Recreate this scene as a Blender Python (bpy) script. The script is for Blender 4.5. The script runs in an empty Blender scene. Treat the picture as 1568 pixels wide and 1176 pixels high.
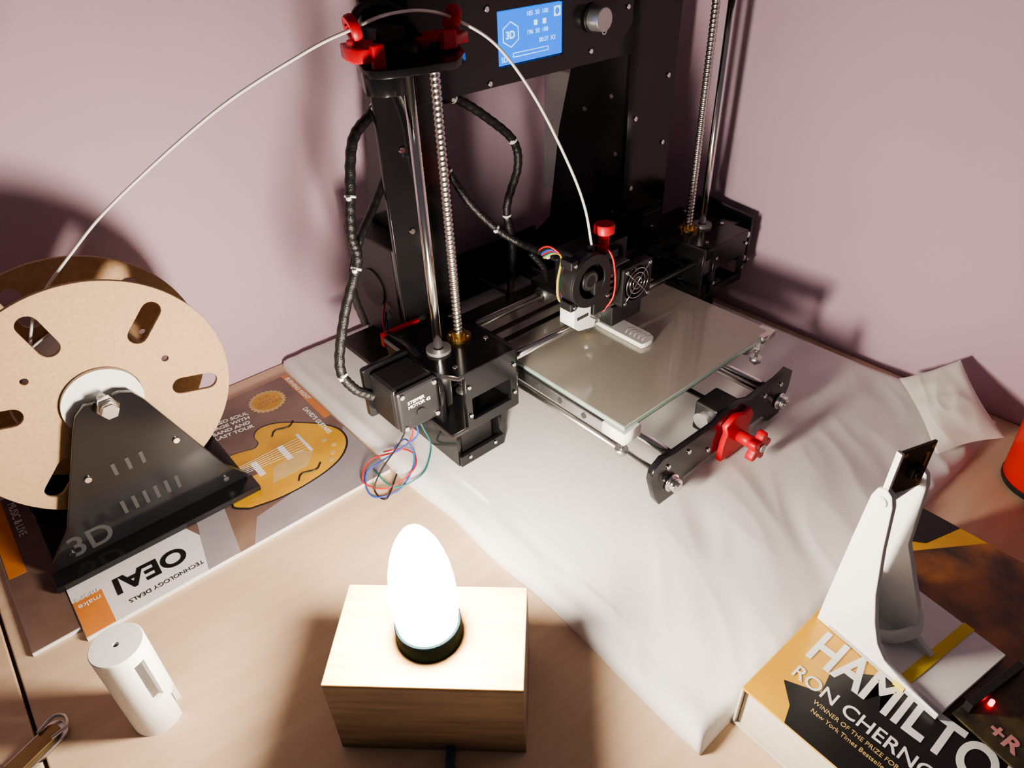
import bpy, math, random
from mathutils import Vector, Matrix, noise
random.seed(3)
S=bpy.context.scene
COL=S.collection
pi=math.pi
# ------------------------------------------------------------------ materials
def mat(name,color,rough=.5,metal=0.0,coat=0.0,var=.0,vscale=40,bump=0.0,bscale=200,stretch=(1,1,1),emis=None,es=0,trans=0,color2=None,spec=.5):
    m=bpy.data.materials.new(name); m.use_nodes=True
    nt=m.node_tree; b=nt.nodes["Principled BSDF"]
    b.inputs["Base Color"].default_value=(*color,1)
    b.inputs["Roughness"].default_value=rough
    b.inputs["Metallic"].default_value=metal
    b.inputs["Coat Weight"].default_value=coat
    b.inputs["Coat Roughness"].default_value=.05
    b.inputs["Transmission Weight"].default_value=trans
    b.inputs["Specular IOR Level"].default_value=spec
    if emis:
        b.inputs["Emission Color"].default_value=(*emis,1); b.inputs["Emission Strength"].default_value=es
    tc=nt.nodes.new("ShaderNodeTexCoord"); mp=nt.nodes.new("ShaderNodeMapping")
    mp.inputs["Scale"].default_value=stretch
    nt.links.new(tc.outputs["Object"],mp.inputs["Vector"])
    n=nt.nodes.new("ShaderNodeTexNoise"); n.inputs["Scale"].default_value=vscale; n.inputs["Detail"].default_value=5
    nt.links.new(mp.outputs[0],n.inputs["Vector"])
    r=nt.nodes.new("ShaderNodeValToRGB")
    c2=color2 if color2 else tuple(min(1,c*(1-var)) for c in color)
    c1=color if color2 else tuple(min(1,c*(1+var*.6)) for c in color)
    r.color_ramp.elements[0].position=.35; r.color_ramp.elements[1].position=.65
    r.color_ramp.elements[0].color=(*c1,1); r.color_ramp.elements[1].color=(*c2,1)
    nt.links.new(n.outputs["Fac"],r.inputs[0]); nt.links.new(r.outputs[0],b.inputs["Base Color"])
    if bump>0:
        n2=nt.nodes.new("ShaderNodeTexNoise"); n2.inputs["Scale"].default_value=bscale; n2.inputs["Detail"].default_value=4
        nt.links.new(mp.outputs[0],n2.inputs["Vector"])
        bp=nt.nodes.new("ShaderNodeBump"); bp.inputs["Strength"].default_value=bump; bp.inputs["Distance"].default_value=.001
        nt.links.new(n2.outputs["Fac"],bp.inputs["Height"]); nt.links.new(bp.outputs[0],b.inputs["Normal"])
    return m
M={}
M['wall']=mat("painted_wall",(.62,.46,.56),.75,var=.03,vscale=6,bump=.15,bscale=300)
M['floor']=mat("floor_carpet",(.2,.17,.15),.9,var=.2,bump=.3)
M['desk']=mat("birch_desktop",(.66,.50,.35),.42,vscale=9,stretch=(1,9,1),color2=(.60,.44,.295),bump=.05,bscale=60)
M['seam']=mat("dark_gap",(.03,.022,.018),.8)
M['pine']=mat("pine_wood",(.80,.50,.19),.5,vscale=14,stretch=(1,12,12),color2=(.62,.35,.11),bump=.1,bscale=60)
M['pined']=mat("shaded_pine_side",(.20,.145,.11),.55,vscale=14,stretch=(1,12,12),color2=(.12,.085,.065),bump=.1,bscale=60)  # same pine as the box top, with the sides' shade painted into the colour
M['cloth']=mat("white_cotton",(.78,.77,.76),.9,var=.03,vscale=20,bump=.2,bscale=900)
M['blk']=mat("black_acrylic",(.012,.012,.014),.16,var=.1)
M['blkm']=mat("black_plastic",(.016,.016,.018),.45,var=.2)
M['slv']=mat("black_cable_sleeve",(.012,.012,.013),.35,bump=.6,bscale=900)
M['steel']=mat("polished_steel",(.78,.77,.76),.16,1.0,var=.03)
M['steelr']=mat("threaded_steel",(.62,.6,.57),.3,1.0,var=.1)
M['alu']=mat("brushed_aluminium",(.62,.63,.64),.38,1.0,var=.08,stretch=(1,20,1))
M['brass']=mat("brass",(.75,.52,.2),.25,1.0,var=.1)
M['tarn']=mat("tarnished_brass",(.30,.22,.11),.4,1.0,var=.2)
M['red']=mat("red_printed_plastic",(.55,.010,.02),.4,var=.1,bump=.1)
M['redcup']=mat("red_cup_plastic",(.6,.02,.01),.4,var=.05)
M['white']=mat("white_printed_plastic",(.8,.8,.79),.5,var=.02,bump=.12,bscale=700,stretch=(.2,.2,6))
M['fil']=mat("white_filament",(.85,.84,.8),.4,var=.02)
M['card']=mat("kraft_board",(.50,.34,.20),.8,vscale=350,color2=(.43,.29,.165),bump=.2,bscale=900)
M['cardd']=mat("kraft_board_edge",(.33,.22,.13),.9,var=.1)
M['glass']=mat("bed_glass_surface",(.43,.41,.35),.12,coat=.6,var=.05,vscale=12)
M['gedge']=mat("glass_edge",(.28,.42,.38),.1,coat=1,var=.05)
M['grey']=mat("grey_metal",(.45,.45,.46),.4,.7,var=.05)
M['teal']=mat("dark_lampholder",(.0025,.007,.009),.8,var=.15,spec=.03)
M['bulb']=mat("glowing_bulb_glass",(1,1,1),.3,emis=(1,.87,.72),es=240)
M['lcd']=mat("lcd_backlight",(0,.05,.3),.2,emis=(.0,.21,1.0),es=1.0)
M['lcdt']=mat("lcd_pixels",(.5,.8,1),.4,emis=(.45,.8,1.0),es=1.0)
M['magd']=mat("magazine_grey",(.36,.33,.36),.3,vscale=9,color2=(.24,.215,.235),coat=.3)
M['magw']=mat("magazine_paper",(.72,.71,.72),.4,var=.05,coat=.2)
M['magbr']=mat("magazine_brown",(.12,.075,.06),.3,vscale=12,color2=(.24,.16,.13),coat=.3)
M['orange']=mat("ink_orange",(.62,.22,.05),.35,var=.1,coat=.3)
M['yel']=mat("ink_guitar_yellow",(.74,.42,.025),.3,vscale=20,color2=(.52,.26,.015),coat=.2)
M['ink']=mat("ink_black",(.012,.012,.013),.35)
M['inkw']=mat("ink_white",(.8,.8,.78),.35)
M['gold']=mat("ink_gold",(.60,.43,.18),.35,var=.15)
M['bky']=mat("book_cover_gold",(.74,.42,.03),.3,vscale=14,color2=(.58,.31,.03),coat=.3)
M['bkd']=mat("book_cover_painting",(.035,.018,.012),.3,vscale=26,color2=(.36,.13,.025),coat=.3)
M['page']=mat("book_pages",(.72,.68,.6),.8,vscale=60,stretch=(.3,.3,40),color2=(.6,.56,.48))
M['yelp']=mat("yellow_tape",(.8,.62,.06),.4,var=.05)
M['pcb']=mat("dark_circuit_board",(.02,.022,.018),.35,vscale=90,color2=(.09,.07,.025))
M['led']=mat("red_led",(1,.05,.05),.3,emis=(1,.02,.03),es=10)
M['pink']=mat("pink_label",(.55,.25,.25),.5)
M['wr']=mat("wire_red",(.5,.02,.02),.4); M['wb']=mat("wire_blue",(.03,.08,.45),.4); M['wk']=mat("wire_black",(.015,.015,.015),.4); M['wg']=mat("wire_teal",(.02,.2,.2),.4); M['wy']=mat("wire_yellow",(.7,.5,.04),.4)
M['bag']=mat("paper_pouch",(.80,.78,.73),.9,var=.03,bump=.12,bscale=400)
M['lead']=mat("lamp_flex",(.02,.06,.09),.4)
M['tie']=mat("white_cable_tie",(.75,.75,.75),.5)
M['engr']=mat("engraved_grey",(.04,.04,.042),.6)
# ------------------------------------------------------------------ helpers
def grp(name,loc=(0,0,0),rz=0,parent=None):
    e=bpy.data.objects.new(name,None); e.empty_display_size=.02; COL.objects.link(e)
    e.location=loc; e.rotation_euler=(0,0,rz)
    if parent: e.parent=parent
    return e
def link(ob,parent):
    COL.objects.link(ob)
    if parent: ob.parent=parent
    return ob
def mesh(parent,name,m,vs,fs,smooth=False,bevel=0,mats=None):
    me=bpy.data.meshes.new(name); me.from_pydata([tuple(v) for v in vs],[],fs); me.update()
    ob=bpy.data.objects.new(name,me)
    for mm in (mats or [m]): me.materials.append(mm)
    if smooth:
        for p in me.polygons: p.use_smooth=True
    link(ob,parent)
    if bevel>0:
        b=ob.modifiers.new("bev",'BEVEL'); b.width=bevel; b.segments=2; b.limit_method='ANGLE'
    return ob
def box(parent,name,m,x0,x1,y0,y1,z0,z1,bev=.0006):
    vs=[(x,y,z) for x in(x0,x1) for y in(y0,y1) for z in(z0,z1)]
    fs=[(0,1,3,2),(4,6,7,5),(0,4,5,1),(2,3,7,6),(0,2,6,4),(1,5,7,3)]
    return mesh(parent,name,m,vs,fs,bevel=bev)
def frame(d):
    d=d.normalized(); a=Vector((0,0,1)) if abs(d.z)<.9 else Vector((1,0,0))
    u=d.cross(a).normalized(); return u,d.cross(u).normalized()
def cyl(parent,name,m,p0,p1,r,r2=None,seg=24,bev=0):
    p0=Vector(p0);p1=Vector(p1);r2=r if r2 is None else r2
    u,v=frame(p1-p0); vs=[];fs=[]
    for p,rr in((p0,r),(p1,r2)):
        for i in range(seg):
            a=2*pi*i/seg; vs.append(p+u*math.cos(a)*rr+v*math.sin(a)*rr)
    for i in range(seg):
        j=(i+1)%seg; fs.append((i,i+seg,j+seg,j))
    fs.append(tuple(range(seg))); fs.append(tuple(range(2*seg-1,seg-1,-1)))
    ob=mesh(parent,name,m,vs,fs,bevel=bev)
    for p in ob.data.polygons[:seg]: p.use_smooth=True
    return ob
def lathe(parent,name,m,prof,c=(0,0,0),axis=(0,0,1),seg=48,closed=False):
    c=Vector(c); d=Vector(axis).normalized(); u,v=frame(d); vs=[];fs=[]
    for (r,h) in prof:
        for i in range(seg):
            a=2*pi*i/seg; vs.append(c+d*h+(u*math.cos(a)+v*math.sin(a))*max(r,1e-5))
    n=len(prof)
    for k in range(n if closed else n-1):
        k2=(k+1)%n
        for i in range(seg):
            j=(i+1)%seg; fs.append((k*seg+i,k*seg+j,k2*seg+j,k2*seg+i))
    ob=mesh(parent,name,m,vs,fs,smooth=True)
    md=ob.modifiers.new("es",'EDGE_SPLIT'); md.split_angle=math.radians(40)
    return ob
def cat(pts,n=12):
    P=[Vector(p) for p in pts]; P=[2*P[0]-P[1]]+P+[2*P[-1]-P[-2]]; out=[]
    for i in range(1,len(P)-2):
        for k in range(n):
            t=k/n; a,b,c,d=P[i-1],P[i],P[i+1],P[i+2]
            out.append(.5*((2*b)+(c-a)*t+(2*a-5*b+4*c-d)*t*t+(3*b-a-3*c+d)*t**3))
    out.append(P[-2]); return out
def tube(parent,name,m,pts,r,n=12,seg=8,rf=None,raw=False):
    Q=[Vector(p) for p in pts] if raw else cat(pts,n); vs=[];fs=[]
    d=(Q[1]-Q[0]).normalized(); u,v=frame(d)
    for i,p in enumerate(Q):
        dd=(Q[min(i+1,len(Q)-1)]-Q[max(i-1,0)]).normalized()
        u=(u-dd*u.dot(dd)).normalized(); v=dd.cross(u)
        for k in range(seg):
            a=2*pi*k/seg; rr=rf(i,a) if rf else r
            vs.append(p+(u*math.cos(a)+v*math.sin(a))*rr)
    for i in range(len(Q)-1):
        for k in range(seg):
            j=(k+1)%seg; fs.append((i*seg+k,i*seg+j,(i+1)*seg+j,(i+1)*seg+k))
    fs.append(tuple(range(seg-1,-1,-1))); fs.append(tuple(range((len(Q)-1)*seg,len(Q)*seg)))
    return mesh(parent,name,m,vs,fs,smooth=True)
def plane_mat(pl,off):
    if pl=='XZ': return Matrix(((1,0,0,0),(0,0,-1,off),(0,1,0,0),(0,0,0,1)))
    if pl=='YZ': return Matrix(((0,0,1,off),(1,0,0,0),(0,1,0,0),(0,0,0,1)))
    return Matrix.Translation((0,0,off))
def plate(parent,name,m,outlines,pl,off,th,bev=0.0003,mx=None):
    """outlines: list of closed 2D polygons (first outer, rest holes) extruded th centred at off"""
    cu=bpy.data.curves.new(name,'CURVE'); cu.dimensions='2D'; cu.fill_mode='BOTH'; cu.extrude=th/2-bev; cu.bevel_depth=bev; cu.bevel_resolution=1; cu.offset=-bev
    for o in outlines:
        s=cu.splines.new('POLY'); s.points.add(len(o)-1); s.use_cyclic_u=True
        for i,p in enumerate(o): s.points[i].co=(p[0],p[1],0,1)
    t=bpy.data.objects.new(name,cu); COL.objects.link(t)
    dg=bpy.context.evaluated_depsgraph_get(); dg.update()
    me=bpy.data.meshes.new_from_object(t.evaluated_get(dg)); bpy.data.objects.remove(t)
    me.transform(mx if mx else plane_mat(pl,off)); me.materials.clear(); me.materials.append(m)
    ob=bpy.data.objects.new(name,me); return link(ob,parent)
def circ(cx,cy,r,n=32,a0=0): return [(cx+r*math.cos(a0+2*pi*i/n),cy+r*math.sin(a0+2*pi*i/n)) for i in range(n)]
def rect(x0,x1,y0,y1,r=0,n=5):
    if r<=0: return [(x0,y0),(x1,y0),(x1,y1),(x0,y1)]
    o=[]
    for cx,cy,a in((x1-r,y0+r,-pi/2),(x1-r,y1-r,0),(x0+r,y1-r,pi/2),(x0+r,y0+r,pi)):
        for i in range(n+1): o.append((cx+r*math.cos(a+pi/2*i/n),cy+r*math.sin(a+pi/2*i/n)))
    return o
def slot(cx,cy,ang,r0,r1,w):
    o=[]; c,s=math.cos(ang),math.sin(ang)
    for i in range(9): a=-pi/2+pi*i/8; o.append((r1+w/2*math.cos(a),w/2*math.sin(a)))
    for i in range(9): a=pi/2+pi*i/8; o.append((r0+w/2*math.cos(a),w/2*math.sin(a)))
    return [(cx+x*c-y*s,cy+x*s+y*c) for x,y in o]
def text(parent,name,m,s,size,mx,ext=.0001,bold=0,align='LEFT'):
    t=bpy.data.curves.new(name,'FONT'); t.body=s; t.size=size; t.extrude=ext; t.offset=bold; t.align_x=align
    o=bpy.data.objects.new(name,t); COL.objects.link(o)
    dg=bpy.context.evaluated_depsgraph_get(); dg.update()
    me=bpy.data.meshes.new_from_object(o.evaluated_get(dg)); bpy.data.objects.remove(o)
    me.transform(mx); me.materials.clear(); me.materials.append(m)
    return link(bpy.data.objects.new(name,me),parent)
def flatT(x,y,z,rz): return Matrix.Translation((x,y,z))@Matrix.Rotation(rz,4,'Z')
def bolt(parent,name,p,axis,r=.003,h=.002,m=None):
    p=Vector(p);a=Vector(axis).normalized()
    return cyl(parent,name,m or M['steel'],p,p+a*h,r,r*.85,seg=12)

# ------------------------------------------------------------------ room
WX,WY,DZ=.722,.705,-.012
box(None,"wall_back",M['wall'],-2.0,WX+.1,WY,WY+.1,-.75,1.7,0)
box(None,"wall_right",M['wall'],WX,WX+.1,-2.0,WY,-.75,1.7,0)
box(None,"floor",M['floor'],-2.0,WX+.1,-2.0,WY+.1,-.80,-.75,0)
d=grp("desk")
box(d,"desktop_main",M['desk'],-.096,WX-.002,-.35,WY-.002,DZ-.03,DZ,.001)
box(d,"desktop_leaf",M['desk'],-.70,-.0985,-.35,WY-.002,DZ-.03,DZ,.001)
box(d,"seam_filler",M['seam'],-.0985,-.096,-.35,WY-.002,DZ-.03,DZ-.003,0)
for i,(x,y) in enumerate([(-.66,-.31),(.68,-.31),(-.66,.66),(.68,.66)]):
    box(d,"leg_%d"%i,M['desk'],x-.025,x+.025,y-.025,y+.025,-.75,DZ-.03,.002)
# ------------------------------------------------------------------ white folded sheet
def cloth():
    x0,x1,y0,y1=.226,.700,.096,.698
    nx,ny=190,240; vs=[];fs=[]
    R=.011
    for j in range(ny+1):
        for i in range(nx+1):
            u=i/nx;v=j/ny
            x=x0+(x1-x0)*u; y=y0+(y1-y0)*v
            de=min(x-x0,x1-x,y-y0,y1-y)
            front=max(0,min(1,(.265-y)/.06))
            wx=x+.012*noise.noise(Vector((x*14,y*14,1))); wy=y+.012*noise.noise(Vector((x*14,y*14,7)))
            q=Vector(((wx*.80-wy*.60)*22,(wx*.60+wy*.80)*6,0))
            w=noise.noise(q)*.6+(.5-abs(noise.noise(q*1.7+Vector((3,1,0)))))*.35-.12
            q2=Vector((x*9,y*9,2)); w2=noise.noise(q2)
            z=-.0006+front*(w*.0062+w2*.003)
            lf=max(0,min(1,(.28-x)/.03)); z+=lf*noise.noise(Vector((x*60,y*14,5)))*.0022
            if de<R: z-= (1-math.sqrt(max(0,1-((R-de)/R)**2)))*.0112
            z=max(z,DZ+.0004)
            ox=noise.noise(Vector((x*3,y*12,9)))*.005 if x-x0<.03 else 0
            oy=noise.noise(Vector((x*12,y*3,4)))*.003 if y-y0<.03 else 0
            vs.append((x+ox,y+oy,z))
    W=nx+1
    for j in range(ny):
        for i in range(nx): fs.append((j*W+i,j*W+i+1,(j+1)*W+i+1,(j+1)*W+i))
    ring=[i for i in range(W)]+[j*W+nx for j in range(1,ny+1)]+[ny*W+i for i in range(nx-1,-1,-1)]+[j*W for j in range(ny-1,0,-1)]
    b=len(vs)
    for k in ring: vs.append((vs[k][0],vs[k][1],DZ))
    n=len(ring)
    for k in range(n): fs.append((ring[k],b+k,b+(k+1)%n,ring[(k+1)%n]))
    fs.append(tuple(b+k for k in range(n-1,-1,-1)))
    mesh(None,"white_folded_sheet",M['cloth'],vs,fs,smooth=True)
cloth()
# ------------------------------------------------------------------ lamp
L=grp("bulb_lamp",(.1232,.2402,DZ),math.radians(-43.7))
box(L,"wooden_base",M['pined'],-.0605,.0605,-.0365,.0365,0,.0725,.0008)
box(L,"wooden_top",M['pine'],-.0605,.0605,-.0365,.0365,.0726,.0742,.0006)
lathe(L,"lampholder",M['teal'],[(.0001,.074),(.0208,.074),(.0208,.0880),(.0204,.0886),(.0190,.0886),(.0001,.0886)],seg=64)
bp=[(.0001,.0887),(.0188,.0887),(.0196,.096),(.0200,.105),(.0200,.115),(.0194,.126),(.0181,.136),(.0160,.146),(.0132,.155),(.0100,.162),(.0066,.1675),(.0033,.1710),(.0001,.1721)]
lathe(L,"candle_bulb",M['bulb'],bp,seg=40)
tube(L,"flex",M['lead'],[(.012,-.03,.006),(.012,-.045,.004),(.01,-.06,.003),(-.02,-.12,.003),(-.06,-.2,.003),(-.09,-.3,.003)],.003)
# ------------------------------------------------------------------ magazines
def magazine():
    g=grp("guitar_magazine")
    z=DZ
    def mg(n,m,x0,x1,y0,y1,z0,z1): return box(g,n,m,x0,x1,y0,y1,z0,z1,.0003)
    mg("pages",M['magw'],-.050,.222,.456,.672,z,z+.0038)
    zt=z+.004
    def patch(n,m,poly,h=0): return plate(g,n,m,[poly],'XY',zt+h,.0002,0)
    patch("cover",M['magbr'],[(.07,.4562),(.2218,.4562),(.2218,.6718),(-.0498,.6718),(-.0498,.60),(.02,.56)],0)
    patch("cover_fade",M['magd'],[(.085,.4562),(.2218,.4562),(.2218,.545),(.19,.50),(.10,.485)],.0002)
    patch("white_panel",M['magw'],[(-.0498,.4562),(.07,.4562),(.03,.56),(-.0498,.60)],.0001)
    patch("grey_panel",M['magd'],[(.045,.4562),(.0725,.4562),(.085,.53),(.06,.53)],.0003)
    patch("orange_corner",M['orange'],[(-.0495,.4565),(-.028,.4565),(-.028,.497),(-.0495,.497)],.0003)
    patch("orange_edge",M['orange'],rect(.214,.2215,.57,.6715),.0003)
    body=[(.10,.500),(.125,.494),(.15,.493),(.178,.497),(.198,.506),(.212,.522),(.215,.542),(.206,.562),(.192,.578),(.18,.590),(.168,.598),(.155,.600),(.146,.592),(.145,.580),(.138,.574),(.126,.578),(.112,.580),(.098,.572),(.09,.555),(.098,.54),(.098,.525),(.09,.512)]
    bs=[(p.x,p.y) for p in cat([(a,b,0) for a,b in body+[body[0]]],4)][:-1]
    patch("guitar_body",M['yel'],bs,.0004)
    patch("guitar_rim",M['ink'],[(a+(a-.155)*.035,b+(b-.545)*.035) for a,b in bs],.0003)
    patch("pickguard",M['gold'],[(.13,.515),(.165,.515),(.18,.53),(.17,.54),(.14,.535)],.0005)
    patch("pickup_front",M['inkw'],rect(.125,.131,.532,.555),.0006)
    patch("pickup_rear",M['inkw'],rect(.155,.161,.535,.560),.0006)
    patch("bridge",M['magw'],rect(.178,.181,.532,.566),.0006)
    patch("fret_board",M['magbr'],[(.06,.545),(.125,.537),(.125,.551),(.06,.561)],.0006)
    for i in range(6): tube(g,"string_%d"%i,M['inkw'],[(.07,.551+.0012*i,zt+.0009),(.18,.538+.0042*i,zt+.0009)],.0002,raw=True,seg=4)
    for i,(x,y) in enumerate([(.193,.515),(.200,.525),(.196,.538),(.187,.507)]): cyl(g,"knob_%d"%i,M['gold'],(x,y,zt),(x,y,zt+.0008),.0028,seg=14)
    for i,(cx,cy) in enumerate([(.165,.505),(.175,.583)]):
        tube(g,"f_hole_%d"%i,M['ink'],[(cx-.016,cy-.004,zt+.0006),(cx-.009,cy+.003,zt+.0006),(cx+.004,cy-.001,zt+.0006),(cx+.012,cy+.005,zt+.0006)],.0008)
    star=[]
    for i in range(48):
        r=.0205 if i%2 else .0185; star.append((.182+r*math.cos(2*pi*i/48),.639+r*math.sin(2*pi*i/48)))
    patch("badge",M['gold'],star,.0004)
    patch("badge_centre",M['yel'],circ(.182,.639,.0155),.0005)
    for i,s in enumerate(["THE","GREAT","GUITARS"]):
        text(g,"badge_text_%d"%i,M['magbr'],s,.007,flatT(.182,.645-.007*i,zt+.0006,0),.00005,align='CENTER')
    R=math.radians(180)
    text(g,"title",M['ink'],"OEAI",.026,flatT(.038,.497,zt+.0006,math.radians(178)),.00005,bold=.0008)
    text(g,"title_sub",M['ink'],"TECHNOLOGY DEALS",.006,flatT(.045,.470,zt+.0006,R),.00005)
    text(g,"orange_text",M['inkw'],"make\nmore",.008,flatT(-.03,.492,zt+.0006,R),.00005)
    for i,s in enumerate(["TORTURED SOUL","ON STAGE WITH","THE BAND AND","THE LAST TOUR"]):
        text(g,"strapline_%d"%i,M['inkw'],s,.0075,flatT(.098,.640-.0085*i,zt+.0006,math.radians(-8)),.00005,bold=.0002)
    text(g,"edge_text",M['inkw'],"BURNING RIGHT",.007,flatT(.2155,.665,zt+.0006,-pi/2),.00005,bold=.0002)
    text(g,"edge_text_2",M['inkw'],"DAVID'S GUITARS",.007,flatT(.204,.60,zt+.0006,-pi/2),.00005,bold=.0002)
magazine()
g=grp("music_magazine")
box(g,"pages",M['magw'],-.0505-.034,-.0508,.47,.672,DZ,DZ+.003,.0003)
plate(g,"cover",M['magbr'],[rect(-.084,-.051,.471,.671)],'XY',DZ+.0032,.0002,0)
plate(g,"cover_band",M['orange'],[rect(-.083,-.07,.56,.67)],'XY',DZ+.0034,.0002,0)
text(g,"cover_text",M['inkw'],"MUSIC & LIVE",.009,flatT(-.066,.66,DZ+.0036,-pi/2),.00005)
# ------------------------------------------------------------------ spool and holder
zs=DZ+.0048
G=grp("spool_holder")
for nm,y in(("front_panel",.5365),("rear_panel",.6235)):
    pl=[(-.050,zs+.001),(.114,zs+.001),(.114,zs+.010),(.100,zs+.028),(.060,.118),(.054,.128),(.046,.132),(.040,.132),(.040,.124),(.034,.122),(.028,.124),(.028,.132),(.020,.132),(.012,.126),(.006,.115),(-.030,.03),(-.050,zs+.014)]
    plate(G,nm,M['blk'],[pl],'XZ',y,.005)
box(G,"base_tray",M['blk'],-.050,.114,.534,.626,zs,zs+.004)
box(G,"foot_rail",M['blk'],-.055,.118,.514,.534,zs,zs+.006)
for i in range(6): box(G,"vent_slot_%d"%i,M['engr'],.012+.009*i,.015+.009*i,.5335,.5342,.022,.036,0)
for i in range(3): box(G,"upper_slot_%d"%i,M['engr'],.018+.011*i,.021+.011*i,.5335,.5342,.062,.074,0)
text(G,"engraved_text",M['engr'],"3D",.028,Matrix.Translation((-.036,.5338,.004))@Matrix.Rotation(pi/2,4,'X'),.0001,bold=.0004)
cyl(G,"axle",M['steelr'],(.034,.522,.127),(.034,.638,.127),.004)
cyl(G,"hex_nut",M['steel'],(.034,.527,.127),(.034,.534,.127),.0085,seg=6)
cyl(G,"lock_nut",M['steelr'],(.034,.521,.127),(.034,.527,.127),.0065,seg=6)
for i,(x,z) in enumerate([(.096,.008),(-.035,.008),(.07,.07),(-.0,.07)]): bolt(G,"screw_%d"%i,(x,.534,z),(0,-1,0),.003)
SP=grp("filament_spool")
cx,cz=.034,.122
hl=[circ(cx,cz,.030,40)]+[slot(cx,cz,math.radians(a),.060,.082,.015) for a in(46,-14,106,166,226,286)]+[circ(cx+.056*math.cos(math.radians(a)),cz+.056*math.sin(math.radians(a)),.0028,16) for a in(16,136,256)]
plate(SP,"front_flange",M['card'],[circ(cx,cz,.1,96)]+hl,'XZ',.5505,.0035,.0004)
plate(SP,"rear_flange",M['card'],[circ(cx,cz,.1,96)]+hl,'XZ',.6065,.0035,.0004)
lathe(SP,"core_tube",M['cardd'],[(.038,.552),(.038,.605),(.036,.605),(.036,.552)],(cx,0,cz),(0,1,0),closed=True)
lathe(SP,"wound_filament",M['fil'],[(.038,.554),(.044,.555),(.0445,.58),(.044,.602),(.038,.603)],(cx,0,cz),(0,1,0))
lathe(SP,"hub_bushing",M['white'],[(.0295,.545),(.0295,.612),(.026,.612),(.026,.556),(.012,.550),(.0045,.549),(.0045,.546),(.012,.546),(.026,.546)],(cx,0,cz),(0,1,0),closed=True)
loose=[(cx+.046*math.cos(t)*(1+.25*math.sin(t*.5)),.575+.008*math.sin(t*2),cz+.047*math.sin(t)*(1+.3*math.sin(t*.5))) for t in [i*.35 for i in range(0,14)]]
tube(SP,"loose_coil",M['fil'],loose,.0009)
FS=grp("filament_strand")
tube(FS,"strand",M['fil'],[(.034-.03,.578,.158),(.012,.579,.18),(.027,.58,.203),(.058,.556,.240),(.094,.533,.275),(.161,.486,.329),(.214,.449,.361),(.241,.434,.372),(.265,.43,.3775),(.295,.432,.376),(.325,.438,.3665),(.349,.423,.348),(.371,.407,.3105),(.392,.392,.2595),(.404,.384,.222),(.410,.380,.187)],.0011,seg=8)
# ------------------------------------------------------------------ small white printed part
W=grp("white_printed_tube",(-.029,.362,DZ),math.radians(-30))
def notch_tube():
    n=72;R=.0162;r=.0125;H=.081
    zl=[0,.012,.024,.032,.046,.071,.077]
    def solid(i,k):
        a=(i+.5)/n*360; z=(zl[k]+zl[k+1])/2
        if (a>350 or a<35) and z<.024: return False
        if 312<a<337 and .032<z<.071: return False
        if 150<a<190 and .032<z<.071: return False
        return True
    vs=[];fs=[];
    def V(i,k,o): return (k*n+(i%n))*2+o
    for k in range(len(zl)):
        for i in range(n):
            a=2*pi*i/n
            for rr in(R,r): vs.append((rr*math.cos(a),rr*math.sin(a),zl[k]))
    K=len(zl)-1
    for k in range(K):
        for i in range(n):
            if not solid(i,k): continue
            fs.append((V(i,k,0),V(i+1,k,0),V(i+1,k+1,0),V(i,k+1,0)))
            fs.append((V(i,k,1),V(i,k+1,1),V(i+1,k+1,1),V(i+1,k,1)))
            if not solid((i-1)%n,k): fs.append((V(i,k,0),V(i,k+1,0),V(i,k+1,1),V(i,k,1)))
            if not solid((i+1)%n,k): fs.append((V(i+1,k,0),V(i+1,k,1),V(i+1,k+1,1),V(i+1,k+1,0)))
            if k==0 or not solid(i,k-1): fs.append((V(i,k,0),V(i,k,1),V(i+1,k,1),V(i+1,k,0)))
            if k<K-1 and not solid(i,k+1): fs.append((V(i,k+1,0),V(i+1,k+1,0),V(i+1,k+1,1),V(i,k+1,1)))
    mesh(W,"tube_wall",M['white'],vs,fs)
notch_tube()
lathe(W,"cap",M['white'],[(.002,.081),(.0157,.081),(.0162,.0805),(.0162,.077),(.002,.077)],closed=True,seg=64)
cyl(W,"cap_recess",M['engr'],(0,0,.0775),(0,0,.0785),.0021,seg=16)
# ------------------------------------------------------------------ latch at lower-left
K=grp("metal_latch",(-.100,.389,DZ),math.radians(22))
plate(K,"latch_body",M['tarn'],[rect(-.03,.018,-.006,.006,.005)],'XY',.0035,.004)
plate(K,"latch_frame",M['steelr'],[rect(-.034,.022,-.009,.009,.007),rect(-.028,.016,-.005,.005,.004)],'XY',.0015,.003)
tube(K,"wire_loop",M['steelr'],[(.01,-.006,.007),(.02,-.007,.007),(.024,0,.007),(.02,.007,.007),(.008,.006,.007)],.0012)
cyl(K,"pivot",M['steel'],(-.018,-.007,.007),(-.018,.007,.007),.0025)
# ------------------------------------------------------------------ book
B=grp("hardback_book",(.257,.096,DZ),math.radians(-1.5))
bw,bh,bt=.156,.235,.042
box(B,"page_block",M['page'],.003,bh-.003,-bw+.003,-.002,.002,bt-.002,.0005)
box(B,"cover_front",M['bky'],0,bh,-bw,0,bt-.002,bt,.0005)
box(B,"cover_back",M['page'],0,bh,-bw,0,0,.002,.0005)
box(B,"spine",M['page'],0,bh,-.0015,0,.002,bt-.002,.0004)
def bpatch(n,m,poly,h=0): return plate(B,n,m,[poly],'XY',bt+.0001+h,.0002,0)
bpatch("black_star",M['ink'],[(.0,-.156),(.0,-.030),(.012,-.026),(.024,-.014),(.034,-.034),(.052,-.030),(.075,-.055),(.10,-.06),(.11,-.156)])
bpatch("painting",M['bkd'],[(.115,-.012),(.150,-.022),(.175,-.010),(.234,-.05),(.234,-.155),(.10,-.155),(.095,-.07)],.0001)
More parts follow.
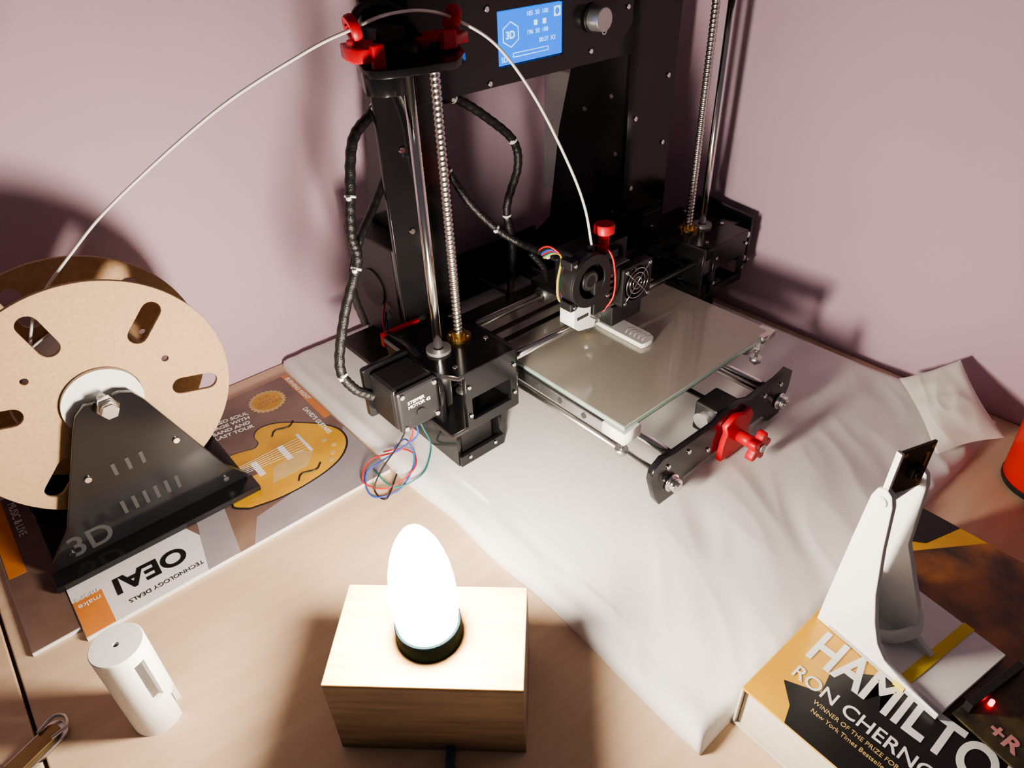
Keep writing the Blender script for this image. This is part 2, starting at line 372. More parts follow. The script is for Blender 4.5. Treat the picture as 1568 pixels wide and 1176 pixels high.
bpatch("painting_dark",M['ink'],[(.185,-.0),(.234,-.0),(.234,-.03),(.20,-.02)],.0002)
text(B,"title_text",M['inkw'],"HAMILTON",.037,flatT(.050,-.012,bt+.0004,-pi/2)@Matrix.Diagonal((.70,1,1,1)),.0001,bold=.0009)
text(B,"author_text",M['inkw'],"RON CHERNOW",.0135,flatT(.031,-.014,bt+.0004,-pi/2),.0001,bold=.0001)
text(B,"tagline",M['gold'],"WINNER OF THE PRIZE FOR BIOGRAPHY",.0042,flatT(.024,-.034,bt+.0004,-pi/2),.0001)
text(B,"tagline_2",M['gold'],"New York Times Bestseller",.0042,flatT(.018,-.036,bt+.0004,-pi/2),.0001)
# ------------------------------------------------------------------ white camera bracket   local: +x = v (width), -y = u
bz=DZ+.0425
C=grp("camera_bracket",(.337,.091,bz),math.radians(-9))
prof=[(0,0),(-.085,0),(-.085,.006),(-.06,.0075),(-.047,.012),(-.040,.020),(-.034,.034),(-.028,.055),(-.022,.09),(-.018,.122),(-.0155,.129),(-.011,.132),(-.0065,.129),(-.0045,.122),(-.003,.09),(-.0005,.02)]
plate(C,"left_gusset",M['white'],[prof],'YZ',.002,.004,.0005)
prof2=[(0,0),(-.060,0),(-.060,.006),(-.047,.012),(-.044,.020),(-.042,.034),(-.034,.050),(-.022,.075),(-.018,.122),(-.0155,.129),(-.011,.132),(-.0065,.129),(-.0045,.122),(-.003,.09),(-.0005,.02)]
plate(C,"right_gusset",M['white'],[prof2],'YZ',.034,.004,.0005)
plate(C,"base_plate",M['white'],[rect(0,.074,-.085,-.008,.001)],'XY',.002,.004,.0004)
box(C,"rear_web",M['white'],.004,.032,-.010,-.006,0,.045,.0004)
tube(C,"curved_lip",M['white'],[(.018,-.03,.004),(.022,-.04,.010),(.034,-.045,.015),(.045,-.035,.02),(.048,-.02,.012)],.004)
box(C,"cable_slot",M['ink'],.05,.062,-.034,-.031,.0035,.0046,.0)
box(C,"tape_stripe",M['yelp'],0-.0006,.0746,-.064,-.057,.0,.0046,.0001)
cyl(C,"pivot_pin",M['white'],(-.001,-.011,.122),(.038,-.011,.122),.0035,seg=20)
HD=grp("sensor_head",(.003,-.008,.0),math.radians(-10),C)
box(HD,"sensor_board",M['pcb'],.000,.025,-.0035,-.0018,.124,.158,.0002)
box(HD,"board_edge",M['white'],-.0018,.0002,-.0045,-.0008,.122,.158,.0002)
box(HD,"lens_module",M['blkm'],.009,.017,-.0075,-.0035,.137,.145,.0006)
cyl(HD,"lens",M['blk'],(.013,-.0075,.141),(.013,-.0088,.141),.0026,seg=16)
box(HD,"board_connector",M['brass'],.0195,.0215,-.0042,-.0034,.130,.152,.0001)
for i,(x,z) in enumerate([(.003,.127),(.023,.127),(.003,.155),(.023,.155)]): cyl(HD,"mount_hole_%d"%i,M['brass'],(x,-.0034,z),(x,-.0039,z),.0014,seg=12)
# ------------------------------------------------------------------ single board computer
PC=grp("single_board_computer",(.352,-.002,bz-.0003),math.radians(-12))
box(PC,"circuit_board",M['pcb'],-.02,.065,-.056,0,.003,.0046,.0003)
for i,(x,y) in enumerate([(-.016,-.004),(.061,-.004),(-.016,-.052),(.061,-.052)]): cyl(PC,"standoff_%d"%i,M['brass'],(x,y,0),(x,y,.003),.0022,seg=8)
box(PC,"usb_ports",M['grey'],.045,.066,-.052,-.028,.0046,.018,.0005)
box(PC,"processor",M['blkm'],.012,.026,-.034,-.020,.0046,.0065,.0002)
box(PC,"pin_header",M['blkm'],-.012,.04,-.005,-.0005,.0046,.012,.0002)
cyl(PC,"status_led",M['led'],(.004,-.008,.0046),(.004,-.008,.0085),.0014,seg=12)
text(PC,"board_label",M['pink'],"+R",.014,flatT(-.013,-.016,.0048,-pi/2),.0001,bold=.0004)
tube(PC,"usb_cable",M['wk'],[(.0,-.058,.008),(-.015,-.075,.008),(-.03,-.10,.006)],.002)
# ------------------------------------------------------------------ pouch on the right
def pouch():
    g=grp("paper_pouch"); c=[Vector((.686,.188,.004)),Vector((.703,.146,.040)),Vector((.657,.078,.008)),Vector((.598,.112,.001))]
    n=48; vs=[];fs=[]
    for side in(1,-1):
        for j in range(n+1):
            for i in range(n+1):
                u=i/n;v=j/n
                uu=u+(.5-u)*.10*math.sin(pi*v); vv=v+(.5-v)*.08*math.sin(pi*u)
                p=(c[0]*(1-uu)+c[1]*uu)*(1-vv)+(c[3]*(1-uu)+c[2]*uu)*vv
                N=(c[1]-c[0]).cross(c[3]-c[0]).normalized()
                if N.z<0:N=-N
                e=(4*u*(1-u)*4*v*(1-v))**.5
                cr=(.5-abs(noise.noise(Vector((u*2.6,v*1.8,side*3)))))*.008+noise.noise(Vector((u*5,v*6,side)))*.0015
                h=(.011 if side>0 else .004)*e*side+cr*e*(1 if side>0 else -.3)
                q=p+N*(h+.005)
                q.z=max(q.z,.0006)
                q.x=min(q.x,WX-.002)
                vs.append(q)
    W=n+1;o=W*W
    for j in range(n):
        for i in range(n):
            fs.append((j*W+i,j*W+i+1,(j+1)*W+i+1,(j+1)*W+i)); fs.append((o+j*W+i,o+(j+1)*W+i,o+(j+1)*W+i+1,o+j*W+i+1))
    mesh(g,"pouch_body",M['bag'],vs,fs,smooth=True)
pouch()
# ------------------------------------------------------------------ red cup
CU=grp("red_cup",(.647,.037,DZ))
lathe(CU,"cup_wall",M['redcup'],[(.0,.004),(.031,.004),(.0325,.0),(.034,.002),(.036,.05),(.039,.11),(.040,.112),(.0375,.112),(.034,.05),(.031,.008),(.0,.008)])
lathe(CU,"cup_foot",M['blkm'],[(.0,.0),(.0335,.0),(.0345,.002),(.0347,.006),(.0,.006)])
# ------------------------------------------------------------------ 3D printer
PR=grp("desktop_3d_printer")
blk=M['blk']
def sc(x,y,z,a=(0,-1,0),r=.0028): return bolt(PR,"screw",(x,y,z),a,r,.0016)
out=[(.281,0),(.345,0),(.345,.300),(.576,.300),(.576,0),(.650,0),(.650,.405),(.281,.405)]
plate(PR,"gantry_plate",blk,[out],'XZ',.4925,.005)
side=[(.485,0),(.665,0),(.665,.045),(.628,.085),(.612,.20),(.592,.275),(.585,.34),(.4955,.34),(.4955,.02),(.485,.02)]
plate(PR,"side_brace_a",blk,[side],'YZ',.332,.005); plate(PR,"side_brace_b",blk,[side],'YZ',.598,.005)
box(PR,"rear_crossbar",blk,.33,.60,.66,.665,.0,.06)
box(PR,"lower_crossbar",blk,.33,.60,.560,.565,.0,.045)
# LCD
plate(PR,"display_panel",blk,[[(.312,.304),(.500,.304),(.545,.316),(.560,.33),(.560,.405),(.312,.405)],rect(.3955,.4695,.3175,.3595,.001)],'XZ',.480,.005)
box(PR,"display_bezel",M['blkm'],.393,.472,.4825,.4850,.315,.362,.0003)
box(PR,"lcd_screen",M['lcd'],.3965,.4685,.4785,.4826,.3185,.3585,.0001)
TX=lambda x,z:Matrix.Translation((x,.4783,z))@Matrix.Rotation(pi/2,4,'X')
text(PR,"lcd_text_1",M['lcdt'],"185  50  100",.0048,TX(.4275,.3525),.00005)
text(PR,"lcd_text_2",M['lcdt'],"196  50  100",.0048,TX(.4275,.3385),.00005)
text(PR,"lcd_text_3",M['lcdt'],"00:27  X2",.0048,TX(.4415,.3310),.00005)
text(PR,"lcd_text_4",M['lcdt'],"SD",.0055,TX(.399,.321),.00005)
text(PR,"lcd_text_5",M['lcdt'],"3D",.008,TX(.4045,.338),.00005,bold=.0002)
hexp=[(.410+.0095*math.cos(pi/6+i*pi/3),.4783,.3410+.0095*math.sin(pi/6+i*pi/3)) for i in range(7)]
for i in range(6): tube(PR,"lcd_logo_%d"%i,M['lcdt'],[hexp[i],hexp[i+1]],.0004,raw=True,seg=4)
for a,b in(((.412,.3265),(.452,.3265)),((.412,.3235),(.452,.3235)),((.412,.3265),(.412,.3235)),((.452,.3265),(.452,.3235))):
    tube(PR,"lcd_progress",M['lcdt'],[(a[0],.4783,a[1]),(b[0],.4783,b[1])],.0003,raw=True,seg=4)
for i in range(2): box(PR,"lcd_icon_%d"%i,M['lcdt'],.436+.010*i,.4395+.010*i,.4781,.4785,.3445,.3485,0)
plate(PR,"lcd_fan_icon",M['lcdt'],[rect(.459,.4665,.3485,.356),circ(.4627,.3522,.0028,20)],'XZ',.4783,.0003,0)
cyl(PR,"knob",M['grey'],(.505,.4775,.3415),(.505,.462,.3415),.0105,.0098,seg=40,bev=.0008)
cyl(PR,"knob_collar",M['blkm'],(.505,.4775,.3415),(.505,.4745,.3415),.0122,seg=32)
plate(PR,"reset_symbol",M['inkw'],[circ(.5215,.3285,.0028,20),circ(.5215,.3285,.0022,20)],'XZ',.4773,.0002,0)
for x,z in[(.3845,.3625),(.3845,.3075),(.504,.3145),(.552,.345),(.545,.39),(.33,.33)]: sc(x,.4775,z,r=.0024)
for z in(.09,.16,.235): sc(.588,.49,z); 
for z in(.10,.20,.27): sc(.30,.49,z); sc(.637,.49,z)
for y,z in((.52,.19),(.53,.25),(.52,.12),(.57,.23)): sc(.5955,y,z,(-1,0,0))
# Z towers
for nm,xs,xr,zt in(("left",.301,.2757,.348),("right",.628,.648,.374)):
    Q=[(xs,.435,.045+i*.0005) for i in range(int((zt-.047)/.0005))]
    tube(PR,"lead_screw_"+nm,M['steelr'],Q,.004,seg=12,raw=True,rf=lambda i,a:.0040 if math.sin(a-i*pi/4*1.0)>0 else .0034)
    cyl(PR,"smooth_rod_"+nm,M['steel'],(xr,.431,.02),(xr,.431,zt),.004)
    if nm=="left": pp=[(.236,.418),(.242,.408),(.257,.402),(.291,.395),(.312,.412),(.331,.446),(.331,.4955),(.274,.4955),(.254,.462)]
    else: pp=[(.61,.42),(.62,.405),(.67,.400),(.70,.425),(.70,.4955),(.60,.4955)]
    plate(PR,"top_plate_"+nm,blk,[pp],'XY',zt,.005)
    mx0=.273 if nm=="left" else .607
    box(PR,"z_motor_"+nm,M['blkm'],mx0,mx0+.0425,.412,.4545,.003,.043,.003)
    box(PR,"z_motor_mount_"+nm,blk,mx0-.004,mx0+.047,.406,.49,.043,.047)
    plate(PR,"z_mount_cheek_"+nm,blk,[[(.406,0),(.49,0),(.49,.045),(.406,.045)]],'YZ',mx0-.003,.004)
    plate(PR,"z_mount_cheek2_"+nm,blk,[[(.406,0),(.49,0),(.49,.045),(.406,.045)]],'YZ',mx0+.0465,.004)
    box(PR,"z_mount_front_"+nm,blk,mx0-.004,mx0+.048,.403,.407,.0,.012)
    for (x,z) in((mx0+.006,.008),(mx0+.0365,.008),(mx0+.006,.038),(mx0+.0365,.038)): sc(x,.412 if z>.02 else .403,z,r=.002)
    cyl(PR,"coupler_"+nm,M['alu'],(xs,.435,.047),(xs,.435,.058),.0075)
plate(PR,"top_flap",blk,[[(.236,.419),(.242,.4085),(.256,.4030),(.258,.408),(.246,.413),(.2415,.421),(.256,.459),(.2545,.461)]],'XY',.3405,.012)
# X ends
def xend(nm,x0,x1,y0,y1,xs,xr):
    plate(PR,"x_end_top_"+nm,blk,[[(x0,y0+.02),(x0+.012,y0),(x1,y0),(x1,y1),(x0,y1)]],'XY',.1125,.005)
    plate(PR,"x_end_bottom_"+nm,blk,[[(x0,y0),(x1,y0),(x1,y1),(x0,y1)],circ(xs,.435,.012,20)],'XY',.056,.005)
    w0=x0+.018
    plate(PR,"x_end_front_"+nm,blk,[[(w0,.053),(x1,.053),(x1,.1145),(w0,.1145)],rect(w0+.006,x1-.006,.063,.086,.001)],'XZ',y0+.002,.005)
    plate(PR,"x_end_inner_"+nm,blk,[[(y0,.053),(y1,.053),(y1,.115),(y0,.115)],rect(y0+.022,y1-.025,.066,.090,.001)],'YZ',x1 if nm=="left" else x0,.005)
    cyl(PR,"bearing_"+nm,M['alu'],(xr,.431,.058),(xr,.431,.116),.0078)
    lathe(PR,"bearing_flange_"+nm,M['grey'],[(.0045,.115),(.011,.115),(.011,.118),(.0045,.118)],(xr,.431,0),closed=True,seg=28)
    lathe(PR,"brass_nut_"+nm,M['brass'],[(.0045,.115),(.011,.115),(.011,.118),(.006,.118),(.006,.123),(.0045,.123)],(xs,.435,0),closed=True,seg=28)
    for a in range(4): bolt(PR,"nut_screw_%s_%d"%(nm,a),(xs+.008*math.cos(a*pi/2+.7),.435+.008*math.sin(a*pi/2+.7),.118),(0,0,1),.0014,.001)
    for (x,y) in((x0+.018,y0+.012),(x1-.008,y0+.03),(x1-.008,y1-.012),(x0+.01,y1-.012)): bolt(PR,"top_screw_"+nm,(x,y,.115),(0,0,1),.0025,.0015)
    for z in(.07,.10): sc(w0+.003,y0-.001,z,r=.002); sc(x1-.003,y0-.001,z,r=.002)
xend("left",.252,.326,.388,.483,.301,.2757)
xend("right",.597,.676,.388,.483,.628,.648)
plate(PR,"x_idler_plate",blk,[[(.40,.06),(.478,.06),(.478,.122),(.46,.126),(.44,.122),(.40,.118)]],'YZ',.703,.005)
box(PR,"x_idler_bridge",blk,.676,.7,.41,.47,.108,.113)
for z in(.07,.10): bolt(PR,"idler_bolt_%g"%z,(.694,.40,z),(0,-1,0),.004,.003)
box(PR,"x_end_tab",blk,.60,.632,.478,.488,.113,.128)
plate(PR,"right_opening_back",M['grey'],[rect(.62,.668,.066,.083)],'XZ',.41,.002)
# X motor
box(PR,"x_motor",M['blkm'],.212,.2535,.407,.445,.073,.1155,.004)
plate(PR,"x_motor_flange",blk,[rect(.208,.2535,.069,.119,.003)],'XZ',.448,.005)
box(PR,"x_motor_face",M['blkm'],.2125,.253,.402,.4075,.0735,.115,.004)
text(PR,"motor_label",M['inkw'],"STEPPER\nMOTOR 42",.0045,Matrix.Translation((.2215,.4018,.100))@Matrix.Rotation(pi/2,4,'X'),.00005,bold=.0001)
for x,z in((.217,.078),(.2485,.078),(.217,.1105),(.2485,.1105)): sc(x,.402,z,r=.0024)
cyl(PR,"motor_boss",M['blkm'],(.2327,.402,.088),(.2327,.4005,.088),.004)
plate(PR,"x_motor_bracket",blk,[[(.405,.06),(.485,.06),(.485,.118),(.45,.122),(.405,.10)]],'YZ',.258,.005)
box(PR,"motor_plug",M['blkm'],.222,.242,.412,.424,.066,.0735)
# X rods, belt
cyl(PR,"x_rod_front",M['steel'],(.318,.400,.0965),(.612,.400,.0965),.004)
cyl(PR,"x_rod_rear",M['steelr'],(.318,.466,.0965),(.612,.466,.0965),.004)
for z in(.088,.102): box(PR,"x_belt_%g"%z,M['blkm'],.32,.61,.4325,.4385,z,z+.0014,0)
box(PR,"red_bracket",M['red'],.252,.292,.4835,.4885,.104,.117)
# carriage
box(PR,"carriage_plate",blk,.424,.478,.392,.476,.108,.114,.001)
for x in(.438,.462):
    for y in(.400,.466): cyl(PR,"slide_bearing",M['alu'],(x-.011,y,.0965),(x+.011,y,.0965),.0078)
box(PR,"extruder_motor",M['blkm'],.432,.474,.412,.450,.114,.154,.003)
box(PR,"extruder_block",blk,.437,.472,.392,.412,.112,.172,.001)
box(PR,"blower_arm",blk,.404,.440,.3865,.392,.150,.168,.001)
box(PR,"heat_sink",M['alu'],.436,.470,.386,.394,.112,.150,.0005)
for i in range(6): box(PR,"fin_%d"%i,M['alu'],.436,.470,.380,.388,.114+i*.0063,.1165+i*.0063,0)
plate(PR,"fan_frame",M['blkm'],[rect(.442,.482,.115,.155,.003),circ(.462,.135,.0175,32)],'XZ',.374,.010)
cyl(PR,"fan_hub",M['blkm'],(.462,.3715,.135),(.462,.379,.135),.008)
for i in range(7):
    a=2*pi*i/7; tube(PR,"fan_blade_%d"%i,M['blkm'],[(.462+.007*math.cos(a),.374,.135+.007*math.sin(a)),(.462+.0165*math.cos(a+.35),.376,.135+.0165*math.sin(a+.35))],.0022,raw=True,seg=6)
for k,r in enumerate((.006,.0105,.015)):
    P0=[(.462+r*math.cos(t*2*pi/28),.3685,.135+r*math.sin(t*2*pi/28)) for t in range(29)]
    tube(PR,"grill_ring_%d"%k,M['steel'],P0,.0005,raw=True,seg=6)
for k in range(4):
    a=pi/4+k*pi/2; tube(PR,"grill_arm_%d"%k,M['steel'],[(.462,.3685,.135),(.462+.022*math.cos(a),.3685,.135+.022*math.sin(a))],.0005,raw=True,seg=6)
for k in range(4):
    a=pi/4+k*pi/2; sc(.462+.0228*math.cos(a),.369,.135+.0228*math.sin(a),r=.002)
box(PR,"nozzle_shroud",M['blkm'],.440,.482,.378,.398,.092,.113,.001)
cyl(PR,"heater_block",M['alu'],(.436,.405,.082),(.436,.405,.100),.008,seg=6); cyl(PR,"nozzle",M['brass'],(.436,.405,.0815),(.436,.405,.0765),.004,.0008,seg=12)
# white printed air duct hanging under the blower
plate(PR,"white_air_duct",M['white'],[[(.382,.137),(.382,.118),(.389,.112),(.409,.108),(.411,.116),(.404,.121),(.404,.137)]],'XZ',.381,.018,.0008)
box(PR,"duct_slot",M['engr'],.386,.400,.3716,.3722,.124,.127,0)
# blower fan
bc=(.402,.158)
plate(PR,"blower_front",M['blkm'],[circ(bc[0],bc[1],.0245,48),circ(bc[0],bc[1],.016,32)],'XZ',.371,.002)
plate(PR,"blower_ring",M['blkm'],[circ(bc[0],bc[1],.0250,48),circ(bc[0],bc[1],.0232,48)],'XZ',.378,.013)
plate(PR,"blower_back",M['blkm'],[circ(bc[0],bc[1],.0245,48)],'XZ',.385,.002)
box(PR,"blower_outlet",M['blkm'],.406,.4265,.3705,.386,.122,.155,.001)
cyl(PR,"blower_hub",M['blkm'],(bc[0],.384,bc[1]),(bc[0],.3715,bc[1]),.0095,seg=28,bev=.001)
plate(PR,"blower_sticker",M['engr'],[circ(bc[0],bc[1],.008,24),circ(bc[0],bc[1],.0055,24)],'XZ',.3713,.0003,0)
for i in range(24):
    a=2*pi*i/24; tube(PR,"impeller_%d"%i,M['blkm'],[(bc[0]+.0135*math.cos(a),.376,bc[1]+.0135*math.sin(a)),(bc[0]+.0175*math.cos(a+.2),.376,bc[1]+.0175*math.sin(a+.2))],.0008,raw=True,seg=4)
for x,z in((.381,.180),(.423,.136),(.381,.140)): box(PR,"blower_lug",M['blkm'],x-.004,x+.004,.371,.385,z-.004,z+.004,.001); sc(x,.371,z,r=.0018)
cyl(PR,"red_knob_stem",M['red'],(.432,.386,.172),(.432,.386,.192),.0052); 
lathe(PR,"red_knob_cap",M['red'],[(.0,.198),(.0085,.198),(.0095,.196),(.0095,.190),(.006,.188),(.0,.188)],(.432,.386,0),seg=28)
box(PR,"extruder_lever",blk,.400,.446,.380,.395,.164,.172)
cyl(PR,"filament_inlet",M['blkm'],(.410,.381,.170),(.410,.381,.187),.004,.003)
tube(PR,"spring",M['steel'],[(.437+.003*math.cos(i*.8),.389+.003*math.sin(i*.8),.174+i*.0004) for i in range(30)],.0005,raw=True,seg=6)
for i,(mm,o) in enumerate([(M['wr'],0),(M['wb'],.003),(M['wk'],.006),(M['wk'],.009),(M['wg'],-.003),(M['wr'],.010),(M['wy'],-.005),(M['wk'],-.001)]):
    tube(PR,"head_wire_%d"%i,mm,[(.402,.43,.160),(.388-o*.4,.418,.172+o*.6),(.385-o*.3,.402,.182+o*.5),(.386+o*.3,.391,.178-o*.3),(.380+o*.6,.388,.160),(.382+o*.6,.388,.140-o*.4),(.40,.395,.125)],.0010,seg=6)
tube(PR,"red_lead",M['wr'],[(.418,.388,.182),(.426,.374,.178),(.4285,.368,.160),(.4280,.3675,.135),(.42,.372,.12)],.0010,seg=6)
def sleeve(nm,pts,r=.0042,ties=True):
    tube(PR,nm,M['slv'],pts,r,n=24,seg=12,rf=lambda i,a:r*(1+.055*math.sin(i*1.1+a)))
    if ties:
        Q=cat(pts,6)
        for k in range(5,len(Q)-2,13):
            dd=(Q[k+1]-Q[k]).normalized(); cyl(PR,nm+"_tie",M['tie'],Q[k]-dd*.0010,Q[k]+dd*.0010,r*1.10,seg=12); box(PR,nm+"_tie_head",M['tie'],Q[k].x-.005,Q[k].x-.002,Q[k].y-.005,Q[k].y-.002,Q[k].z-.0015,Q[k].z+.0015,.0003)
sleeve("sleeve_left",[(.30,.50,.318),(.284,.50,.301),(.258,.49,.287),(.2425,.48,.250),(.235,.475,.222),(.2337,.47,.2015),(.212,.465,.164),(.194,.455,.126),(.198,.447,.106),(.212,.442,.092)])
sleeve("sleeve_left_branch",[(.315,.51,.29),(.302,.51,.26),(.2746,.50,.2304),(.245,.485,.208),(.235,.49,.17),(.25,.51,.12)],.0035,False)
sleeve("sleeve_rear",[(.365,.52,.292),(.381,.52,.289),(.413,.52,.267),(.444,.52,.239),(.4495,.52,.212),(.433,.52,.173),(.439,.52,.1276),(.44,.53,.06)])
sleeve("sleeve_head",[(.345,.51,.26),(.354,.50,.232),(.365,.49,.206),(.382,.475,.181),(.3966,.46,.167),(.402,.43,.1645),(.412,.425,.158)],.0035)
sleeve("sleeve_carriage",[(.402,.45,.158),(.415,.447,.14),(.428,.455,.118)],.003,False)
z0=.0015
tube(PR,"motor_wire_red",M['wr'],[(.232,.418,.068),(.236,.43,.04),(.232,.452,.012),(.21,.470,z0),(.192,.455,-.004),(.205,.434,-.006),(.232,.430,.002),(.244,.445,.004),(.240,.462,.003),(.225,.47,.003)],.0008,seg=6)
tube(PR,"motor_wire_blue",M['wb'],[(.235,.418,.068),(.240,.428,.04),(.224,.45,.014),(.200,.462,-.004),(.190,.436,-.008),(.212,.425,-.006),(.238,.436,.004),(.242,.452,.02),(.232,.46,.01)],.0008,seg=6)
tube(PR,"motor_wire_teal",M['wg'],[(.238,.418,.068),(.25,.43,.04),(.264,.446,.006),(.250,.43,.003),(.232,.418,.003),(.21,.43,-.005),(.207,.46,-.003)],.0008,seg=6)
tube(PR,"motor_wire_black",M['wk'],[(.229,.418,.068),(.222,.43,.04),(.206,.442,.01),(.195,.44,-.006),(.198,.425,-.008),(.22,.44,-.002)],.0008,seg=6)
# control board & PSU
box(PR,"control_board_case",M['blkm'],.302,.3285,.535,.625,.055,.165,.002)
cyl(PR,"case_fan",M['engr'],(.302,.58,.11),(.300,.58,.11),.02)
for i in range(3): tube(PR,"board_wire_%d"%i,[M['wr'],M['wk'],M['wb']][i],[(.30,.56,.10-.01*i),(.29,.55,.08-.012*i),(.285,.52,.05),(.30,.505,.03)],.0011,seg=6)
box(PR,"board_shelf",blk,.262,.33,.50,.60,.050,.055)
box(PR,"power_supply",M['grey'],.602,.648,.50,.645,.12,.262,.001)
# Y frame : front plate
fp=[(.353,.048),(.351,.038),(.360,.010),(.366,0),(.392,0),(.398,.012),(.425,.014),(.520,.014),(.528,.006),(.535,0),(.552,0),(.561,.030),(.561,.048),(.552,.054),(.535,.050),(.49,.050),(.475,.056),(.452,.056),(.437,.050),(.38,.051),(.365,.054)]
plate(PR,"y_front_plate",blk,[fp,rect(.455,.462,.026,.046,.001)],'XZ',.2515,.006)
plate(PR,"y_rear_plate",blk,[[(.353,0),(.561,0),(.561,.055),(.353,.055)]],'XZ',.655,.005)
for x in(.386,.528): cyl(PR,"y_rod",M['steel'],(x,.251,.041),(x,.655,.041),.004)
for x in(.378,.545):
    cyl(PR,"y_threaded_rod",M['steelr'],(x,.238,.020),(x,.655,.020),.0035)
    cyl(PR,"rod_nut",M['steel'],(x,.240,.020),(x,.2485,.020),.0068,seg=6); cyl(PR,"rod_washer",M['steel'],(x,.2455,.020),(x,.2485,.020),.0085)
    cyl(PR,"rod_nut_in",M['steel'],(x,.2545,.020),(x,.262,.020),.0068,seg=6)
for x,z in((.372,.041),(.40,.041),(.515,.041),(.542,.041),(.43,.025)): sc(x,.2485,z,r=.0024)
plate(PR,"tensioner_plate",M['red'],[[(.446,.004),(.486,.002),(.490,.008),(.486,.022),(.490,.036),(.484,.046),(.476,.044),(.462,.050),(.446,.044),(.450,.034),(.446,.022)]],'XZ',.2455,.006,.0008)
cyl(PR,"tensioner_neck",M['red'],(.470,.2435,.022),(.470,.226,.022),.006)
kn=[]
for i in range(60):
    a=2*pi*i/60; r=.0125+.0032*math.cos(5*a); kn.append((.470+r*math.cos(a),.022+r*math.sin(a)))
plate(PR,"tensioner_knob",M['red'],[kn],'XZ',.2225,.008,.001)
cyl(PR,"tensioner_bolt",M['grey'],(.470,.2185,.022),(.470,.2165,.022),.004)
box(PR,"belt_idler_holder",M['blkm'],.452,.484,.258,.282,.018,.05,.002); cyl(PR,"belt_idler",M['alu'],(.446,.270,.036),(.49,.270,.036),.008)
box(PR,"y_belt",M['blkm'],.465,.471,.27,.62,.043,.0445,0)
# bed
BX0,BX1,BY0,BY1=.352,.571,.2817,.500
box(PR,"y_carriage",M['alu'],.385,.53,.32,.47,.0495,.0525)
plate(PR,"y_carriage_arms",M['alu'],[[(.356,.29),(.378,.29),(.40,.33),(.52,.33),(.545,.29),(.567,.29),(.567,.31),(.54,.36),(.54,.42),(.567,.475),(.567,.495),(.545,.495),(.52,.455),(.40,.455),(.378,.495),(.356,.495),(.356,.475),(.372,.42),(.372,.36),(.356,.31)]],'XY',.0545,.003)
for x in(.386,.528):
    for y in(.34,.44): box(PR,"y_bearing_block",M['alu'],x-.011,x+.011,y-.015,y+.015,.034,.0495,.001)
box(PR,"heated_plate",M['alu'],BX0+.001,BX1-.001,BY0+.001,BY1-.001,.0685,.0708,.0004)
box(PR,"bed_rail",M['alu'],BX0+.002,BX0+.012,BY0+.004,BY1-.004,.053,.064,.001)
for i in range(7): cyl(PR,"rail_hole_%d"%i,M['engr'],(BX0+.0022,.30+i*.03,.0585),(BX0+.0012,.30+i*.03,.0585),.0028,seg=14)
box(PR,"bed_rail_b",M['alu'],BX1-.012,BX1-.002,BY0+.004,BY1-.004,.053,.064,.001)
box(PR,"bed_glass_edge",M['gedge'],BX0,BX1,BY0,BY1,.0710,.0745,.0003)
plate(PR,"bed_surface",M['glass'],[rect(BX0+.0008,BX1-.0008,BY0+.0008,BY1-.0008)],'XY',.0747,.0004,0)
for (x,y) in((BX0+.008,BY0+.008),(BX1-.008,BY0+.008),(BX0+.008,BY1-.008),(BX1-.008,BY1-.008)):
    tube(PR,"bed_spring",M['steel'],[(x+.0038*math.cos(i*.6),y+.0038*math.sin(i*.6),.050+i*.00029) for i in range(62)],.0006,raw=True,seg=6)
    cyl(PR,"bed_screw",M['steelr'],(x,y,.034),(x,y,.0715),.0016); cyl(PR,"wing_nut",M['alu'],(x,y,.038),(x,y,.043),.006,seg=8)
plate(PR,"corner_block_a",M['white'],[[(BX0-.003,BY0-.003),(BX0+.018,BY0-.003),(BX0+.018,BY0+.006),(BX0+.006,BY0+.006),(BX0+.006,BY0+.022),(BX0-.003,BY0+.022)]],'XY',.064,.0125,.0008)
plate(PR,"corner_block_b",M['steelr'],[[(BX1-.02,BY0-.002),(BX1+.002,BY0-.002),(BX1+.002,BY0+.014),(BX1-.006,BY0+.014),(BX1-.006,BY0+.004),(BX1-.02,BY0+.004)]],'XY',.0715,.007,.0005)
cyl(PR,"thermistor_lead",M['wk'],(.43,.44,.048),(.50,.44,.048),.002)
# printed part on the bed
PP=grp("printed_bookmark_part")
pz=.07505
o=[(.4515,.349),(.4570,.3475),(.4650,.3475),(.4705,.350),(.4735,.357),(.4740,.40),(.4720,.435),(.4550,.435),(.4520,.40)]
plate(PP,"flat_body",M['white'],[o],'XY',pz+.0028,.0050,.0006)
for i in range(5):
    y=.353+i*.0052; tube(PP,"rib_%d"%i,M['white'],[(.4570,y,pz+.0052),(.463,y+.003,pz+.0052),(.469,y,pz+.0052)],.0004,raw=True,seg=6)
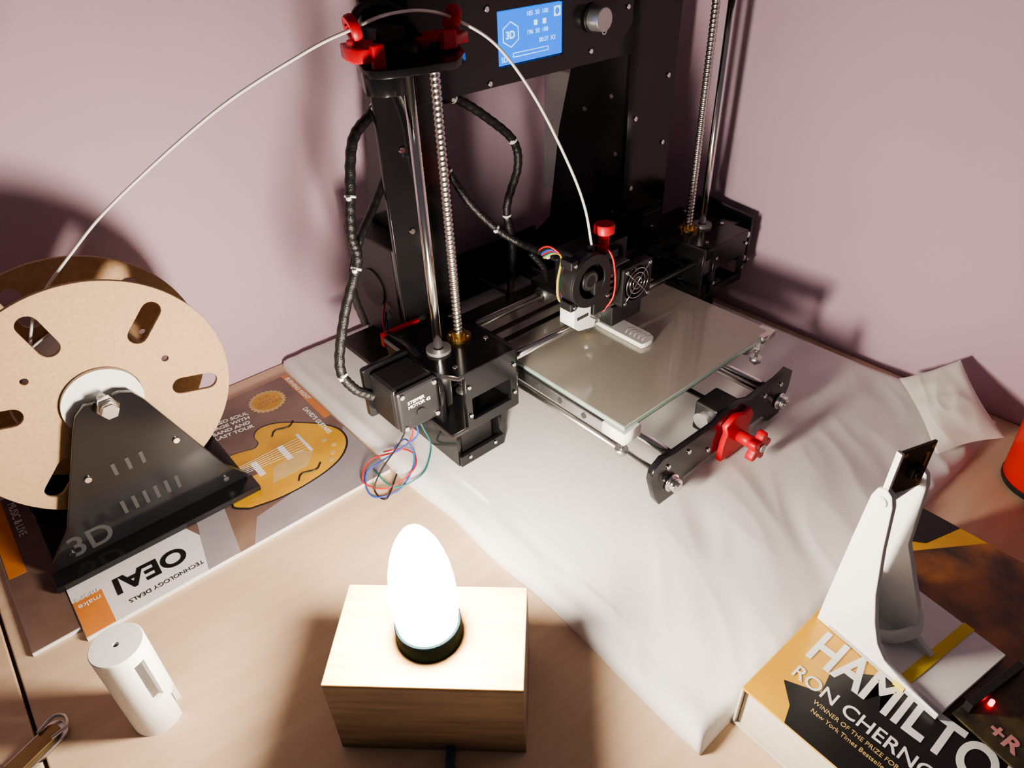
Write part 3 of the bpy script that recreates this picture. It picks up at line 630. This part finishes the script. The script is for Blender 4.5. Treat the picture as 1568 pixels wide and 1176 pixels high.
# red filament guides at the tower top
def guide(nm,x,y,zr,face):
    c=Vector((x,y,zr)); ax=Vector(face).normalized()
    lathe(PR,nm+"_ring",M['red'],[(.0045,-.003),(.0082,-.003),(.009,-.0015),(.009,.0015),(.0082,.003),(.0045,.003)],c,ax,closed=True,seg=32)
    box(PR,nm+"_post",M['red'],x-.004,x+.004,y-.004,y+.004,.352,zr-.006,.001)
guide("guide_left",.241,.434,.372,(1,-.2,.25)); guide("guide_right",.322,.438,.368,(1,-.2,-.4))
plate(PR,"guide_left_clamp",M['red'],[[(.236,.425),(.245,.419),(.254,.421),(.257,.431),(.254,.437),(.262,.444),(.256,.452),(.240,.452),(.236,.44)]],'XY',.3575,.009,.001)
box(PR,"guide_left_tab",M['red'],.243,.252,.4165,.4210,.346,.364,.001)
plate(PR,"guide_right_clamp",M['red'],[[(.290,.430),(.312,.424),(.329,.430),(.329,.452),(.306,.455),(.300,.442),(.290,.440)]],'XY',.3560,.007,.001)
box(PR,"guide_right_tab",M['red'],.300,.312,.420,.425,.352,.364,.001)
box(PR,"top_motor_block",M['blkm'],.262,.285,.440,.475,.3505,.368,.002)
cyl(PR,"top_clamp",M['blkm'],(.276,.431,.3505),(.276,.431,.358),.009); cyl(PR,"top_clamp_screw",M['blkm'],(.301,.435,.3505),(.301,.435,.357),.009)
tube(PR,"top_cable",M['slv'],[(.255,.46,.352),(.262,.468,.372),(.28,.475,.378),(.30,.47,.372),(.31,.46,.352)],.003)
sleeve("sleeve_along_screw",[(.292,.488,.335),(.300,.486,.318),(.309,.484,.29),(.311,.484,.262),(.314,.486,.24),(.325,.495,.232)],.0028,True)
# ------------------------------------------------------------------ world, camera
w=bpy.data.worlds.new("world"); S.world=w; w.use_nodes=True
w.node_tree.nodes["Background"].inputs[0].default_value=(.95,.86,.93,1); w.node_tree.nodes["Background"].inputs[1].default_value=.07
cam=bpy.data.cameras.new("camera"); co=bpy.data.objects.new("camera",cam); COL.objects.link(co); S.camera=co
cam.sensor_width=36; cam.lens=1068/1568*36; cam.clip_start=.01
R=Matrix(((.7541,.4084,-.5143),(-.6557,.4288,-.6214),(-.0332,.8059,.5911)))
R=R.to_quaternion().to_matrix().to_4x4(); co.matrix_world=Matrix.Translation((0,0,.448))@R
S.view_settings.view_transform='AgX'
S.view_settings.look='AgX - Medium High Contrast'
S.view_settings.exposure=.42
